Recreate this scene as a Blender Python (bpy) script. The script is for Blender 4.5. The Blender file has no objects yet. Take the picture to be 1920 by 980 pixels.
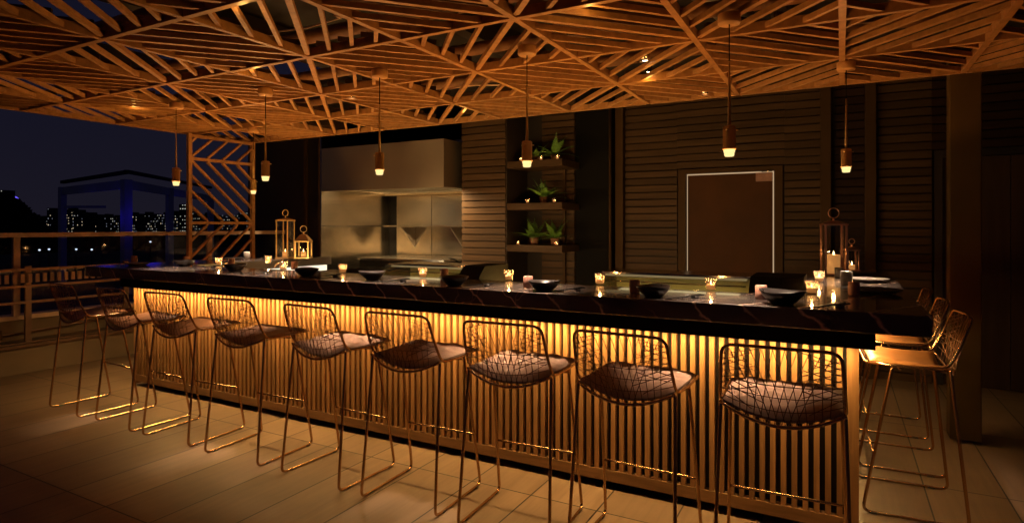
import bpy, math, random
from mathutils import Vector
random.seed(7)
R = math.radians
sc = bpy.context.scene
col = sc.collection
# ---------------------------------------------------------------- camera
cd = bpy.data.cameras.new('camera'); cam = bpy.data.objects.new('camera', cd); col.objects.link(cam)
cam.location = (0, 0, 1.414); cam.rotation_euler = (R(90), 0, R(28.6))
cd.sensor_width = 36; cd.lens = 36*1130/1920; cd.shift_y = -66/1920; cd.clip_start = .05; cd.clip_end = 6000
sc.camera = cam
# ---------------------------------------------------------------- world: night sky with a city glow at the horizon
w = bpy.data.worlds.new('World'); sc.world = w; w.use_nodes = True
nt = w.node_tree; bg = nt.nodes['Background']
tc = nt.nodes.new('ShaderNodeTexCoord'); sx = nt.nodes.new('ShaderNodeSeparateXYZ'); cr = nt.nodes.new('ShaderNodeValToRGB')
nt.links.new(tc.outputs['Generated'], sx.inputs[0]); nt.links.new(sx.outputs['Z'], cr.inputs[0]); nt.links.new(cr.outputs[0], bg.inputs[0])
e = cr.color_ramp.elements
e[0].position = 0; e[0].color = (.0095, .0083, .0150, 1)
e[1].position = .6; e[1].color = (.0035, .004, .013, 1)
m_ = e.new(.16); m_.color = (.0068, .0064, .0145, 1)
bg.inputs[1].default_value = 1.0
# ---------------------------------------------------------------- exposure
vs = sc.view_settings; vs.view_transform = 'Standard'; vs.look = 'None'; vs.exposure = 0.0; vs.gamma = 1
sc.cycles.max_bounces = 8; sc.cycles.diffuse_bounces = 4; sc.cycles.glossy_bounces = 4; sc.cycles.transparent_max_bounces = 16
sc.cycles.use_denoising = True; sc.cycles.sample_clamp_indirect = 3; sc.cycles.blur_glossy = .5
sc.cycles.caustics_reflective = False; sc.cycles.caustics_refractive = False
K_STRIP, K_CEIL_FILL, K_PEND_DN = 1.0, 1.0, 1.0
WARM = (1, .62, .22); AMBER = (1, .45, .13); FLAME = (1, .50, .17)

def lamp(kind, name, loc, power, color, rot=(0, 0, 0), **kw):
    ld = bpy.data.lights.new(name, kind); ld.energy = power; ld.color = color
    for k, v in kw.items(): setattr(ld, k, v)
    o = bpy.data.objects.new(name, ld); o.location = loc; o.rotation_euler = rot; col.objects.link(o)
    return o

# ---------------------------------------------------------------- materials
def mat(name, base=(.5, .5, .5), rough=.5, metal=0, spec=.5):
    m = bpy.data.materials.new(name); m.use_nodes = True
    b = m.node_tree.nodes['Principled BSDF']
    b.inputs['Base Color'].default_value = (*base, 1); b.inputs['Roughness'].default_value = rough
    b.inputs['Metallic'].default_value = metal; b.inputs['Specular IOR Level'].default_value = spec
    return m
def N(m, t, **kw):
    n = m.node_tree.nodes.new(t)
    for k, v in kw.items(): setattr(n, k, v)
    return n
def L(m, a, b): m.node_tree.links.new(a, b)
def bsdf(m): return m.node_tree.nodes['Principled BSDF']
def coords(m, scale=(1, 1, 1), kind='Object', rot=(0, 0, 0)):
    t = N(m, 'ShaderNodeTexCoord'); mp = N(m, 'ShaderNodeMapping'); mp.inputs['Scale'].default_value = scale
    mp.inputs['Rotation'].default_value = rot
    L(m, t.outputs[kind], mp.inputs['Vector']); return mp.outputs[0]
def noise(m, vec, scale, detail=4, rough=.55, dist=0):
    n = N(m, 'ShaderNodeTexNoise'); n.inputs['Scale'].default_value = scale; n.inputs['Detail'].default_value = detail
    n.inputs['Roughness'].default_value = rough; n.inputs['Distortion'].default_value = dist
    L(m, vec, n.inputs['Vector']); return n.outputs['Fac']
def ramp(m, fac, stops):
    r = N(m, 'ShaderNodeValToRGB'); L(m, fac, r.inputs[0]); el = r.color_ramp.elements
    el[0].position, el[0].color = stops[0][0], (*stops[0][1], 1)
    el[1].position, el[1].color = stops[-1][0], (*stops[-1][1], 1)
    for p, c in stops[1:-1]:
        x = el.new(p); x.color = (*c, 1)
    return r.outputs[0]
def mul(m, a, b, fac=1.0, mode='MULTIPLY'):
    x = N(m, 'ShaderNodeMixRGB'); x.blend_type = mode; x.inputs[0].default_value = fac
    L(m, a, x.inputs[1]); L(m, b, x.inputs[2]); return x.outputs[0]
def bump(m, h, strength=.2, dist=.01):
    b = N(m, 'ShaderNodeBump'); b.inputs['Strength'].default_value = strength; b.inputs['Distance'].default_value = dist
    L(m, h, b.inputs['Height']); L(m, b.outputs[0], bsdf(m).inputs['Normal'])
def g3(v): return (v, v, v)
def wood(name, base, grain=(30, 30, 3), var=.35, rough=.5, nscale=1.0):
    m = mat(name, base, rough, spec=.12 if 'plank' in name else .3)
    v = coords(m, grain); n = noise(m, v, nscale, 6, .6, .4)
    c = ramp(m, n, [(.25, tuple(x*.62 for x in base)), (.55, base), (.8, tuple(min(1, x*1.28) for x in base))])
    gi = N(m, 'ShaderNodeNewGeometry'); r2 = ramp(m, gi.outputs['Random Per Island'], [(0, g3(1-var)), (1, g3(1.0))])
    L(m, mul(m, c, r2), bsdf(m).inputs['Base Color']); bump(m, n, .15, .003); return m
def mottled(name, base, rough=.5, metal=0, amt=.25, scale=8, spec=.5, bs=.05):
    m = mat(name, base, rough, metal, spec); v = coords(m); n = noise(m, v, scale, 5)
    c = ramp(m, n, [(.3, tuple(x*(1-amt) for x in base)), (.7, tuple(min(1, x*(1+amt)) for x in base))])
    L(m, c, bsdf(m).inputs['Base Color'])
    rr = N(m, 'ShaderNodeMapRange'); rr.inputs['To Min'].default_value = max(.02, rough*.75); rr.inputs['To Max'].default_value = min(1, rough*1.25)
    L(m, n, rr.inputs['Value']); L(m, rr.outputs[0], bsdf(m).inputs['Roughness'])
    if bs: bump(m, n, bs, .004)
    return m
def emit(name, color, strength):
    m = bpy.data.materials.new(name); m.use_nodes = True; t = m.node_tree; t.nodes.clear()
    o = t.nodes.new('ShaderNodeOutputMaterial'); x = t.nodes.new('ShaderNodeEmission')
    x.inputs[0].default_value = (*color, 1); x.inputs[1].default_value = strength; t.links.new(x.outputs[0], o.inputs[0]); return m
def thin_glass(name, tint=(.95, .95, .93), refl=.10, rough=.03):
    m = bpy.data.materials.new(name); m.use_nodes = True; t = m.node_tree; t.nodes.clear()
    o = t.nodes.new('ShaderNodeOutputMaterial'); mx = t.nodes.new('ShaderNodeMixShader'); tr = t.nodes.new('ShaderNodeBsdfTransparent')
    gl = t.nodes.new('ShaderNodeBsdfGlossy'); lw = t.nodes.new('ShaderNodeLayerWeight'); mr = t.nodes.new('ShaderNodeMapRange')
    lw.inputs[0].default_value = .35; mr.inputs['To Min'].default_value = refl*.4; mr.inputs['To Max'].default_value = min(1, refl*5)
    tr.inputs[0].default_value = (*tint, 1); gl.inputs['Roughness'].default_value = rough
    t.links.new(lw.outputs['Facing'], mr.inputs['Value']); t.links.new(mr.outputs[0], mx.inputs[0])
    t.links.new(tr.outputs[0], mx.inputs[1]); t.links.new(gl.outputs[0], mx.inputs[2]); t.links.new(mx.outputs[0], o.inputs[0]); return m

M = {}
M['lattice'] = wood('lattice wood', (.45, .205, .068), (6, 6, 6), .26, .5, 3)
M['upper'] = wood('joist timber', (.30, .13, .05), (4, 4, 4), .3, .6, 3)
M['upper_shaded'] = wood('shaded upper slat timber', (.10, .042, .017), (4, 4, 4), .3, .65, 3)  # timber colour darkened so the gaps between lower slats read as shade
M['slat'] = wood('bar slat wood', (.47, .228, .088), (40, 40, 2.5), .38, .45)
M['slatdark'] = wood('bar rail wood', (.30, .155, .065), (3, 30, 30), .2, .5)
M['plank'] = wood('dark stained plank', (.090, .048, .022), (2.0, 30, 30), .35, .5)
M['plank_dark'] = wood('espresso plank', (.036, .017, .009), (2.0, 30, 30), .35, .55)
M['brown'] = mottled('brown painted steel', (.060, .030, .011), .6, 0, .2, 3, .12)
M['dark'] = mottled('dark brown painted panel', (.022, .013, .009), .5, 0, .25, 3)
M['black'] = mottled('black painted metal', (.006, .005, .004), .7, 0, .2, 10, .08)
M['blackwood'] = mottled('black backing board', (.022, .015, .011), .7, 0, .2, 10, .3)
M['wire'] = mat('dark bronze wire', (.20, .10, .055), .35, 1)
M['copper'] = mat('brushed copper tube', (.68, .42, .22), .25, 1)
M['lantern_copper'] = mat('polished lantern copper', (.85, .48, .32), .35, 1)
M['copper_dk'] = mottled('aged copper paint', (.55, .32, .11), .45, .15, .15, 20)
M['gold'] = mottled('satin brass', (.75, .52, .25), .32, 1, .1, 20)
M['rubber'] = mat('black rubber', (.01, .01, .01), .6)
M['leather'] = mottled('cognac leather', (.30, .125, .042), .42, 0, .18, 14, .5, .3)
M['fabric'] = mottled('taupe linen', (.47, .285, .185), .9, 0, .12, 60, .2, .5)
M['ceramic_rose'] = mottled('rose stoneware', (.38, .19, .14), .55, 0, .15, 25)
M['ceramic_dark'] = mottled('charcoal stoneware', (.022, .019, .019), .30, 0, .3, 25)
M['ceramic_pale'] = mottled('speckled grey stoneware', (.22, .20, .18), .35, 0, .2, 40)
M['wax'] = mat('candle wax', (.85, .66, .42), .6)
b = bsdf(M['wax']); b.inputs['Subsurface Weight'].default_value = .9; b.inputs['Subsurface Radius'].default_value = (.05, .03, .012)
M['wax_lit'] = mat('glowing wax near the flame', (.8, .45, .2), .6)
b = bsdf(M['wax_lit']); b.inputs['Emission Color'].default_value = (1, .42, .11, 1); b.inputs['Emission Strength'].default_value = .42  # emission stands in for candlelight scattered through the wax
M['flame'] = emit('candle flame', (1, .66, .28), 7)
M['glass'] = thin_glass('clear glass')
M['glass_votive'] = thin_glass('votive glass', (.95, .93, .9), .10)
_t = M['glass_votive'].node_tree; _o = [n for n in _t.nodes if n.type == 'OUTPUT_MATERIAL'][0]; _s = _o.inputs[0].links[0].from_socket
_m = _t.nodes.new('ShaderNodeMixShader'); _m.inputs[0].default_value = .10; _d = _t.nodes.new('ShaderNodeBsdfTranslucent'); _d.inputs[0].default_value = (.9, .7, .6, 1)
_t.links.new(_s, _m.inputs[1]); _t.links.new(_d.outputs[0], _m.inputs[2]); _t.links.new(_m.outputs[0], _o.inputs[0])
M['glass_case'] = thin_glass('display case glass', (.90, .92, .84), .08)
M['glass_rail'] = thin_glass('balustrade glass', (.80, .83, .88), .05)
M['frost'] = emit('frosted lamp glass', (1, .76, .30), 1.25)
M['spot_on'] = emit('lit spotlight lens', (1, .85, .6), 14)
M['led'] = emit('led diffuser', (1, .74, .30), 5.0)
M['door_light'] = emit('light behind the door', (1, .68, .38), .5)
M['station_glow'] = emit('backlit white panel', (1, .86, .62), 1.35)
M['case_light'] = emit('case lamp', (1, .72, .36), .25)
M['leaf'] = mottled('fern green', (.10, .21, .03), .5, 0, .35, 30)
M['pot'] = mottled('terracotta pot', (.16, .07, .035), .7, 0, .2, 20)
M['paint_wall'] = mottled('beige parapet panel', (.19, .13, .075), .7, 0, .12, 2)
M['rail'] = mottled('brightened timber handrail', (.72, .48, .32), .5, 0, .25, 6)  # base colour raised to stand in for light on the handrail
M['railmetal'] = mottled('brown rail metal', (.20, .12, .08), .35, .5, .2, 6)
M['blue'] = mottled('white pergola paint', (.6, .6, .62), .5, 0, .1, 2)
M['city'] = mottled('dark facade', (.02, .02, .026), .8, 0, .3, .05, .3, 0)
M['terrain'] = mottled('dark city ground', (.012, .011, .014), .95, 0, .4, .02, .2, 0)
M['tree'] = mottled('night foliage', (.012, .014, .008), .8, 0, .4, 2, .2, 0)
M['roofing'] = mottled('neighbouring deck', (.022, .018, .022), .8, 0, .3, .5, .3, 0)
for k, c, s in [('win_warm', (1, .78, .5), .9), ('win_cool', (.95, .95, .8), .6), ('win_dim', (.75, .8, 1), .28), ('win_blue', (.15, .1, 1), 1.2)]:
    M[k] = emit('lit windows '+k, c, s)
# brushed stainless
def steel():
    m = mat('brushed stainless steel', (.60, .52, .42), .34, 1); v = coords(m, (1.2, 1.2, 60)); n = noise(m, v, 4, 5)
    v2 = coords(m); n2 = noise(m, v2, 1.6, 3, .5, .8)
    rr = N(m, 'ShaderNodeMapRange'); rr.inputs['To Min'].default_value = .12; rr.inputs['To Max'].default_value = .26
    L(m, n2, rr.inputs['Value']); L(m, rr.outputs[0], bsdf(m).inputs['Roughness'])
    c = ramp(m, n, [(.3, (.52, .45, .36)), (.7, (.68, .60, .48))]); L(m, c, bsdf(m).inputs['Base Color'])
    ad = N(m, 'ShaderNodeMath', operation='MULTIPLY_ADD'); ad.inputs[1].default_value = .04; L(m, n, ad.inputs[0]); L(m, n, ad.inputs[2])
    bump(m, ad.outputs[0], .12, .002); return m
M['steel'] = steel()
M['hood_steel'] = mottled('satin hood steel', (.60, .50, .38), .46, 1, .08, 2, .5, .02)
# black marble with rusty veins running down to the right
def marble():
    m = mat('black marble', (.012, .009, .008), .36); bsdf(m).inputs['Coat Weight'].default_value = 1; bsdf(m).inputs['Coat Roughness'].default_value = .07
    t = N(m, 'ShaderNodeTexCoord'); s = N(m, 'ShaderNodeSeparateXYZ'); L(m, t.outputs['Object'], s.inputs[0])
    nz = noise(m, t.outputs['Object'], 2.2, 5, .6); nf = noise(m, t.outputs['Object'], 14, 4, .6)
    def ma(op, a, b_=None, c=None):
        n = N(m, 'ShaderNodeMath', operation=op)
        for i, x in enumerate((a, b_, c)):
            if x is None: continue
            if isinstance(x, (int, float)): n.inputs[i].default_value = x
            else: L(m, x, n.inputs[i])
        return n.outputs[0]
    wv = ma('MULTIPLY_ADD', s.outputs['Z'], .95, s.outputs['X'])
    wv = ma('MULTIPLY_ADD', s.outputs['Y'], -.42, wv)
    wv = ma('MULTIPLY_ADD', nz, .32, wv); wv = ma('MULTIPLY_ADD', nf, .035, wv)
    fr = ma('FRACT', ma('MULTIPLY', wv, 1/.235)); d = ma('ABSOLUTE', ma('SUBTRACT', fr, .5))
    wid = ma('MULTIPLY', noise(m, t.outputs['Object'], 5, 2), .10)
    vein = ma('SUBTRACT', 1, ma('SMOOTH_MIN', 1, ma('DIVIDE', d, wid), .1))
    vein = ma('MAXIMUM', vein, 0)
    pres = ramp(m, noise(m, t.outputs['Object'], 1.05, 2), [(.43, g3(0)), (.52, g3(1))])
    # fine crackle
    v2 = N(m, 'ShaderNodeTexVoronoi', feature='DISTANCE_TO_EDGE'); v2.inputs['Scale'].default_value = 5.5
    vm = N(m, 'ShaderNodeMixRGB'); vm.inputs[0].default_value = .12
    nc = N(m, 'ShaderNodeTexNoise'); nc.inputs['Scale'].default_value = 6; L(m, t.outputs['Object'], nc.inputs['Vector'])
    L(m, t.outputs['Object'], vm.inputs[1]); L(m, nc.outputs['Color'], vm.inputs[2]); L(m, vm.outputs[0], v2.inputs['Vector'])
    cr_ = ramp(m, v2.outputs['Distance'], [(0, g3(.35)), (.012, g3(0))])
    crm = mul(m, cr_, ramp(m, noise(m, t.outputs['Object'], 2.4, 2), [(.52, g3(0)), (.62, g3(1))]))
    tot = mul(m, mul(m, vein, pres), crm, 1, 'ADD')
    mx = N(m, 'ShaderNodeMixRGB'); L(m, tot, mx.inputs[0]); mx.inputs[2].default_value = (.95, .60, .40, 1)
    L(m, ramp(m, nz, [(.35, (.045, .036, .034)), (.7, (.095, .076, .068))]), mx.inputs[1]); L(m, mx.outputs[0], bsdf(m).inputs['Base Color'])
    rr = N(m, 'ShaderNodeMapRange'); rr.inputs['To Min'].default_value = .30; rr.inputs['To Max'].default_value = .42
    L(m, nf, rr.inputs['Value']); L(m, rr.outputs[0], bsdf(m).inputs['Roughness']); return m
M['marble'] = marble()
# wood-look porcelain tile, stacked joints, measured 0.366 x 1.145 m
def floor_mat():
    m = mat('wood-look porcelain tile', (.3, .22, .14), .42)
    t = N(m, 'ShaderNodeTexCoord'); s = N(m, 'ShaderNodeSeparateXYZ'); L(m, t.outputs['Object'], s.inputs[0])
    cx = N(m, 'ShaderNodeCombineXYZ')
    a = N(m, 'ShaderNodeMath', operation='SUBTRACT'); a.inputs[1].default_value = 1.69-1.145*40; L(m, s.outputs['Y'], a.inputs[0])
    c = N(m, 'ShaderNodeMath', operation='SUBTRACT'); c.inputs[1].default_value = -2.53-.366*200; L(m, s.outputs['X'], c.inputs[0])
    L(m, a.outputs[0], cx.inputs[0]); L(m, c.outputs[0], cx.inputs[1])
    br = N(m, 'ShaderNodeTexBrick', offset=0, squash=1); L(m, cx.outputs[0], br.inputs['Vector'])
    br.inputs['Scale'].default_value = 1; br.inputs['Mortar Size'].default_value = .0042; br.inputs['Mortar Smooth'].default_value = .2
    br.inputs['Brick Width'].default_value = 1.145; br.inputs['Row Height'].default_value = .366
    br.inputs['Color1'].default_value = (.74, .72, .70, 1); br.inputs['Color2'].default_value = (1, .98, .96, 1); br.inputs['Mortar'].default_value = (.05, .04, .03, 1)
    mp = N(m, 'ShaderNodeMapping'); mp.inputs['Scale'].default_value = (14, 1.2, 1); L(m, t.outputs['Object'], mp.inputs['Vector'])
    n = noise(m, mp.outputs[0], 1.6, 7, .62, .5); n2 = noise(m, t.outputs['Object'], 1.3, 3)
    base = ramp(m, n, [(.25, (.225, .140, .082)), (.5, (.300, .195, .118)), (.78, (.37, .245, .155))])
    L(m, mul(m, mul(m, base, br.outputs['Color']), ramp(m, n2, [(.3, g3(.68)), (.65, g3(1))])), bsdf(m).inputs['Base Color'])
    rr = N(m, 'ShaderNodeMapRange'); rr.inputs['To Min'].default_value = .34; rr.inputs['To Max'].default_value = .58
    L(m, n, rr.inputs['Value']); L(m, rr.outputs[0], bsdf(m).inputs['Roughness'])
    iv = N(m, 'ShaderNodeMath', operation='MULTIPLY_ADD'); iv.inputs[1].default_value = -3; L(m, br.outputs['Fac'], iv.inputs[0]); L(m, n, iv.inputs[2])
    bump(m, iv.outputs[0], .25, .002); return m
M['floor'] = floor_mat()

# ---------------------------------------------------------------- mesh builder
class MB:
    def __init__(s): s.v = []; s.f = []; s.sm = []
    def add(s, vs_, fs, smooth=False):
        o = len(s.v); s.v += [tuple(p) for p in vs_]; s.f += [tuple(i+o for i in f) for f in fs]; s.sm += [smooth]*len(fs); return s
    def box(s, x0, x1, y0, y1, z0, z1):
        return s.add([(x0, y0, z0), (x1, y0, z0), (x1, y1, z0), (x0, y1, z0), (x0, y0, z1), (x1, y0, z1), (x1, y1, z1), (x0, y1, z1)],
                     [(3, 2, 1, 0), (4, 5, 6, 7), (0, 1, 5, 4), (1, 2, 6, 5), (2, 3, 7, 6), (3, 0, 4, 7)])
    def bar(s, a, b, wid, dep, up=(0, 0, 1)):       # rectangular bar, 'dep' measured along up
        a, b, up = Vector(a), Vector(b), Vector(up); d = (b-a).normalized(); sd = d.cross(up).normalized(); u2 = sd.cross(d)
        q = [sd*(i*wid/2)+u2*(j*dep/2) for i, j in ((-1, -1), (1, -1), (1, 1), (-1, 1))]
        return s.add([a+x for x in q]+[b+x for x in q], [(3, 2, 1, 0), (4, 5, 6, 7), (0, 1, 5, 4), (1, 2, 6, 5), (2, 3, 7, 6), (3, 0, 4, 7)])
    def tube(s, pts, r, n=6, closed=False, cap=True):
        pts = [Vector(p) for p in pts]; k = len(pts); rs = r if isinstance(r, (list, tuple)) else [r]*k
        prev = None; rings = []
        for i, p in enumerate(pts):
            t = (pts[(i+1) % k]-pts[i-1]) if closed else (pts[min(i+1, k-1)]-pts[max(i-1, 0)])
            t.normalize()
            if prev is None:
                x = t.cross(Vector((0, 0, 1)));
                if x.length < .05: x = t.cross(Vector((1, 0, 0)))
            else: x = prev-t*prev.dot(t)
            x.normalize(); prev = x; y = t.cross(x)
            rings.append([p+(x*math.cos(2*math.pi*j/n)+y*math.sin(2*math.pi*j/n))*rs[i] for j in range(n)])
        vs_ = [q for rg in rings for q in rg]; fs = []
        for i in range(k if closed else k-1):
            a = i*n; b_ = ((i+1) % k)*n
            for j in range(n): fs.append((a+j, a+(j+1) % n, b_+(j+1) % n, b_+j))
        s.add(vs_, fs, True)
        if cap and not closed:
            s.f += [tuple(len(s.v)-k*n+j for j in reversed(range(n))), tuple(len(s.v)-n+j for j in range(n))]; s.sm += [False, False]
        return s
    def lathe(s, prof, n=24, c=(0, 0, 0), sq=None):
        vs_ = []; fs = []
        for r, z in prof:
            for j in range(n):
                a = 2*math.pi*j/n; vs_.append((c[0]+r*math.cos(a), c[1]+r*math.sin(a), c[2]+z))
        for i in range(len(prof)-1):
            for j in range(n): fs.append((i*n+j, i*n+(j+1) % n, (i+1)*n+(j+1) % n, (i+1)*n+j))
        return s.add(vs_, fs, True)
    def prism_x(s, x0, x1, yz):                      # polygon in y,z extruded along x
        k = len(yz); vs_ = [(x0, y, z) for y, z in yz]+[(x1, y, z) for y, z in yz]
        return s.add(vs_, [tuple(range(k)), tuple(reversed(range(k, 2*k)))]+[((i+1) % k, i, i+k, (i+1) % k+k) for i in range(k)])
    def grid(s, fn, nu, nv, smooth=True, flip=False):
        vs_ = [fn(i/nu, j/nv) for j in range(nv+1) for i in range(nu+1)]; fs = []
        for j in range(nv):
            for i in range(nu):
                a = j*(nu+1)+i; q = (a, a+1, a+nu+2, a+nu+1); fs.append(q[::-1] if flip else q)
        return s.add(vs_, fs, smooth)
    def build(s, name, m, parent=None, loc=None, rz=None, bevel=0):
        me = bpy.data.meshes.new(name); me.from_pydata(s.v, [], s.f); me.update()
        me.polygons.foreach_set('use_smooth', s.sm)
        me.materials.append(M[m] if isinstance(m, str) else m)
        o = bpy.data.objects.new(name, me); col.objects.link(o)
        if parent is not None: o.parent = parent
        if loc: o.location = loc
        if rz is not None: o.rotation_euler.z = rz
        if bevel:
            bv = o.modifiers.new('bevel', 'BEVEL'); bv.width = bevel; bv.segments = 2; bv.limit_method = 'ANGLE'; bv.harden_normals = False
        return o
def fillet(pts, r, n=5):
    pts = [Vector(p) for p in pts]; out = [pts[0]]
    for i in range(1, len(pts)-1):
        a, b, c = pts[i-1], pts[i], pts[i+1]; rr = min(r, (a-b).length*.45, (c-b).length*.45)
        p, q = b+(a-b).normalized()*rr, b+(c-b).normalized()*rr
        for k in range(n+1):
            t = k/n; out.append(p*(1-t)**2+b*2*t*(1-t)+q*t*t)
    out.append(pts[-1]); return out
def thing(name, label, cat, loc=(0, 0, 0), rz=0, group=None):
    o = bpy.data.objects.new(name, None); o.empty_display_size = .1; col.objects.link(o); o.location = loc; o.rotation_euler.z = rz
    o['label'] = label; o['category'] = cat
    if group: o['group'] = group
    return o
def tag(o, label, cat, group=None, kind=None):
    o['label'] = label; o['category'] = cat
    if group: o['group'] = group
    if kind: o['kind'] = kind
    return o
def struct(o): o['kind'] = 'structure'; return o
def dup(root, loc, rz=0, label=None, group=None):
    r = root.copy(); col.objects.link(r); r.location = loc; r.rotation_euler = (0, 0, rz)
    if label: r['label'] = label
    if group: r['group'] = group
    def rec(src, dst):
        for ch in list(src.children):
            c = ch.copy(); col.objects.link(c); c.parent = dst; rec(ch, c)
    rec(root, r); return r

# ---------------------------------------------------------------- ground, floor
struct(MB().box(-3000, 3000, -3000, 3000, -31, -30).build('ground', 'terrain'))
struct(MB().box(-7.1, 6, -3, 7.6, -.3, 0).build('floor', 'floor'))
# ---------------------------------------------------------------- trellis ceiling
XG = [.70-.6925*i for i in range(-3, 11)]           # 2.78 ... -6.225
YG = [4.85-.767*i for i in range(0, 7)]             # 4.85 ... .25
ZT = 2.41
trellis = thing('trellis_ceiling', 'suspended timber trellis ceiling of square panels with diagonal slats over the bar', 'ceiling', (0, 0, ZT))
def clip_lines(sign, n=4):
    out = []
    for k in range(1, 2*n):
        c = k/n
        if sign < 0:                                 # u+v=c
            a = (max(0, c-1), min(1, c)); b = (min(1, c), max(0, c-1))
        else:                                        # u-v=c-1
            c2 = c-1; a = (max(0, c2), max(0, -c2)); b = (min(1, 1+c2), min(1, 1-c2))
        out.append((a, b))
    return out
for i in range(len(XG)-1):
    for j in range(len(YG)-1):
        x1, x0 = XG[i], XG[i+1]; y1, y0 = YG[j], YG[j+1]; mb = MB()
        sign = -1 if (i+j) % 2 == 0 else 1
        for (a, b_) in clip_lines(sign):
            pa = Vector((x0+(x1-x0)*a[0], y0+(y1-y0)*a[1], .036)); pb = Vector((x0+(x1-x0)*b_[0], y0+(y1-y0)*b_[1], .036))
            d = (pb-pa).normalized(); main = abs((pa-pb).length) > 1.0
            dz = random.uniform(-.004, .004) if not main else -.001
            off = .013; pa += d*off; pb -= d*off; pa.z += dz-.016; pb.z += dz-.016
            mb.bar(pa, pb, .030 if main else .022, .027)
        mb.build('slat_panel', 'lattice', trellis)
        if sign > 0:                                 # a second layer of slats lies over these panels
            mb = MB()
            for (a, b_) in clip_lines(sign, 4)[:-1]:
                a = (a[0]+.07, a[1]-.055); b_ = (b_[0]+.07, b_[1]-.055)
                pa = Vector((x0+(x1-x0)*min(max(a[0], .02), .98), y0+(y1-y0)*min(max(a[1], .02), .98), .078)); pb = Vector((x0+(x1-x0)*min(b_[0], .98), y0+(y1-y0)*min(b_[1], .98), .078))
                mb.bar(pa, pb, .022, .03)
            mb.build('upper_slats', 'upper_shaded', trellis)
for k, x in enumerate(XG):
    MB().bar((x, YG[-1], .022), (x, YG[0], .022), .032, .050).build('beam', 'lattice', trellis)
for k, y in enumerate(YG):
    mb = MB()
    for i in range(len(XG)-1): mb.bar((XG[i+1]+.0165, y, .022), (XG[i]-.0165, y, .022), .032, .049)
    mb.build('cross_beam', 'lattice', trellis)
# joists and pipes above the trellis, hangers
for i, y in enumerate([.6, 1.35, 2.1, 2.85, 3.6, 4.35]):
    up = MB().tube([(-6.3, y, 2.66), (3.2, y, 2.66)], .045, 12); o = up.build('ceiling_joist', 'upper')
    tag(o, 'round timber joist running left to right above the trellis ceiling', 'joist', 'round joists above the trellis')
for i, x in enumerate([-5.6, -3.9, -2.35, -.35, 1.3]):
    mb = MB().box(x-.05, x+.05, .1, 4.9, 2.78, 2.98); tag(mb.build('ceiling_beam', 'dark'), 'dark steel beam running front to back high above the trellis', 'beam', 'dark beams above the trellis')
for i, (x, y) in enumerate([(-5.9, 4.83), (-3.9, 4.83), (-1.7, 4.83), (-.35, 4.83)]): pass
# solid roof above the building side of the terrace
rf = MB().box(-2.6, 4.5, -.5, 4.9, 3.0, 3.08).box(-4.2, -2.6, 2.6, 4.9, 3.0, 3.08).build('canopy_roof', 'blackwood')
tag(rf, 'dark roof deck high above the trellis ceiling', 'roof')
du = thing('air_duct', 'silver air duct seen through the trellis above the right end of the bar', 'duct', (0, 0, 2.86))
MB().tube([(-1.8, 1.2, 0), (-.9, 2.6, 0), (-.6, 4.6, 0)], .10, 14).build('pipe', mottled('galvanised duct', (.25, .24, .2), .5, .4, .2, 3), du)
MB().tube([(-.9, 2.6, -.02), (-.1, 2.2, -.02), (1.4, 2.4, -.02)], .07, 14).build('branch_pipe', M['dark'], du)
for i in range(14):
    x = random.uniform(-3.2, .6); y = random.uniform(1.6, 4.5)
    if i < 5:
        pts = [(x+.16*t*random.uniform(.6, 1.2), y+.03*math.sin(t*2.2+i), ZT+.105+.015*math.sin(t*1.7+i)) for t in range(6)]
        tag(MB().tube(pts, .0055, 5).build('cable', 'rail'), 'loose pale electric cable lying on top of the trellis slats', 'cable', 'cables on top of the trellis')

# ---------------------------------------------------------------- slatted screen at the left
scr = thing('slatted_screen', 'open timber screen of diagonal slats standing between railing and back wall', 'screen', (-6.12, 0, 0))
SY0, SY1 = 4.01, 4.80
for y in (SY0, SY1): MB().box(-.02, .02, y-.02, y+.02, 0, ZT).build('post', 'lattice', scr)
for z in (.03, .72, 1.45, 2.14, 2.385): MB().box(-.018, .018, SY0+.0205, SY1-.0205, z-.016, z+.016).build('cross_rail', 'lattice', scr)
for (z0, z1, sg) in ((.05, .70, -1), (.74, 1.43, 1), (1.47, 2.12, -1), (2.16, 2.81, 1)):
    mb = MB()
    for a, b_ in clip_lines(sg):
        A = Vector((0, SY0+.02+(SY1-SY0-.04)*a[0], z0+(z1-z0)*a[1])); B = Vector((0, SY0+.02+(SY1-SY0-.04)*b_[0], z0+(z1-z0)*b_[1]))
        if A.z > B.z: A, B = B, A
        if A.z > ZT-.06: continue
        if B.z > ZT-.045: B = A+(B-A)*((ZT-.045-A.z)/(B.z-A.z))
        mb.bar(A, B, .022, .03, (1, 0, 0))
    mb.build('slat_panel', 'lattice', scr)

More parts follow.
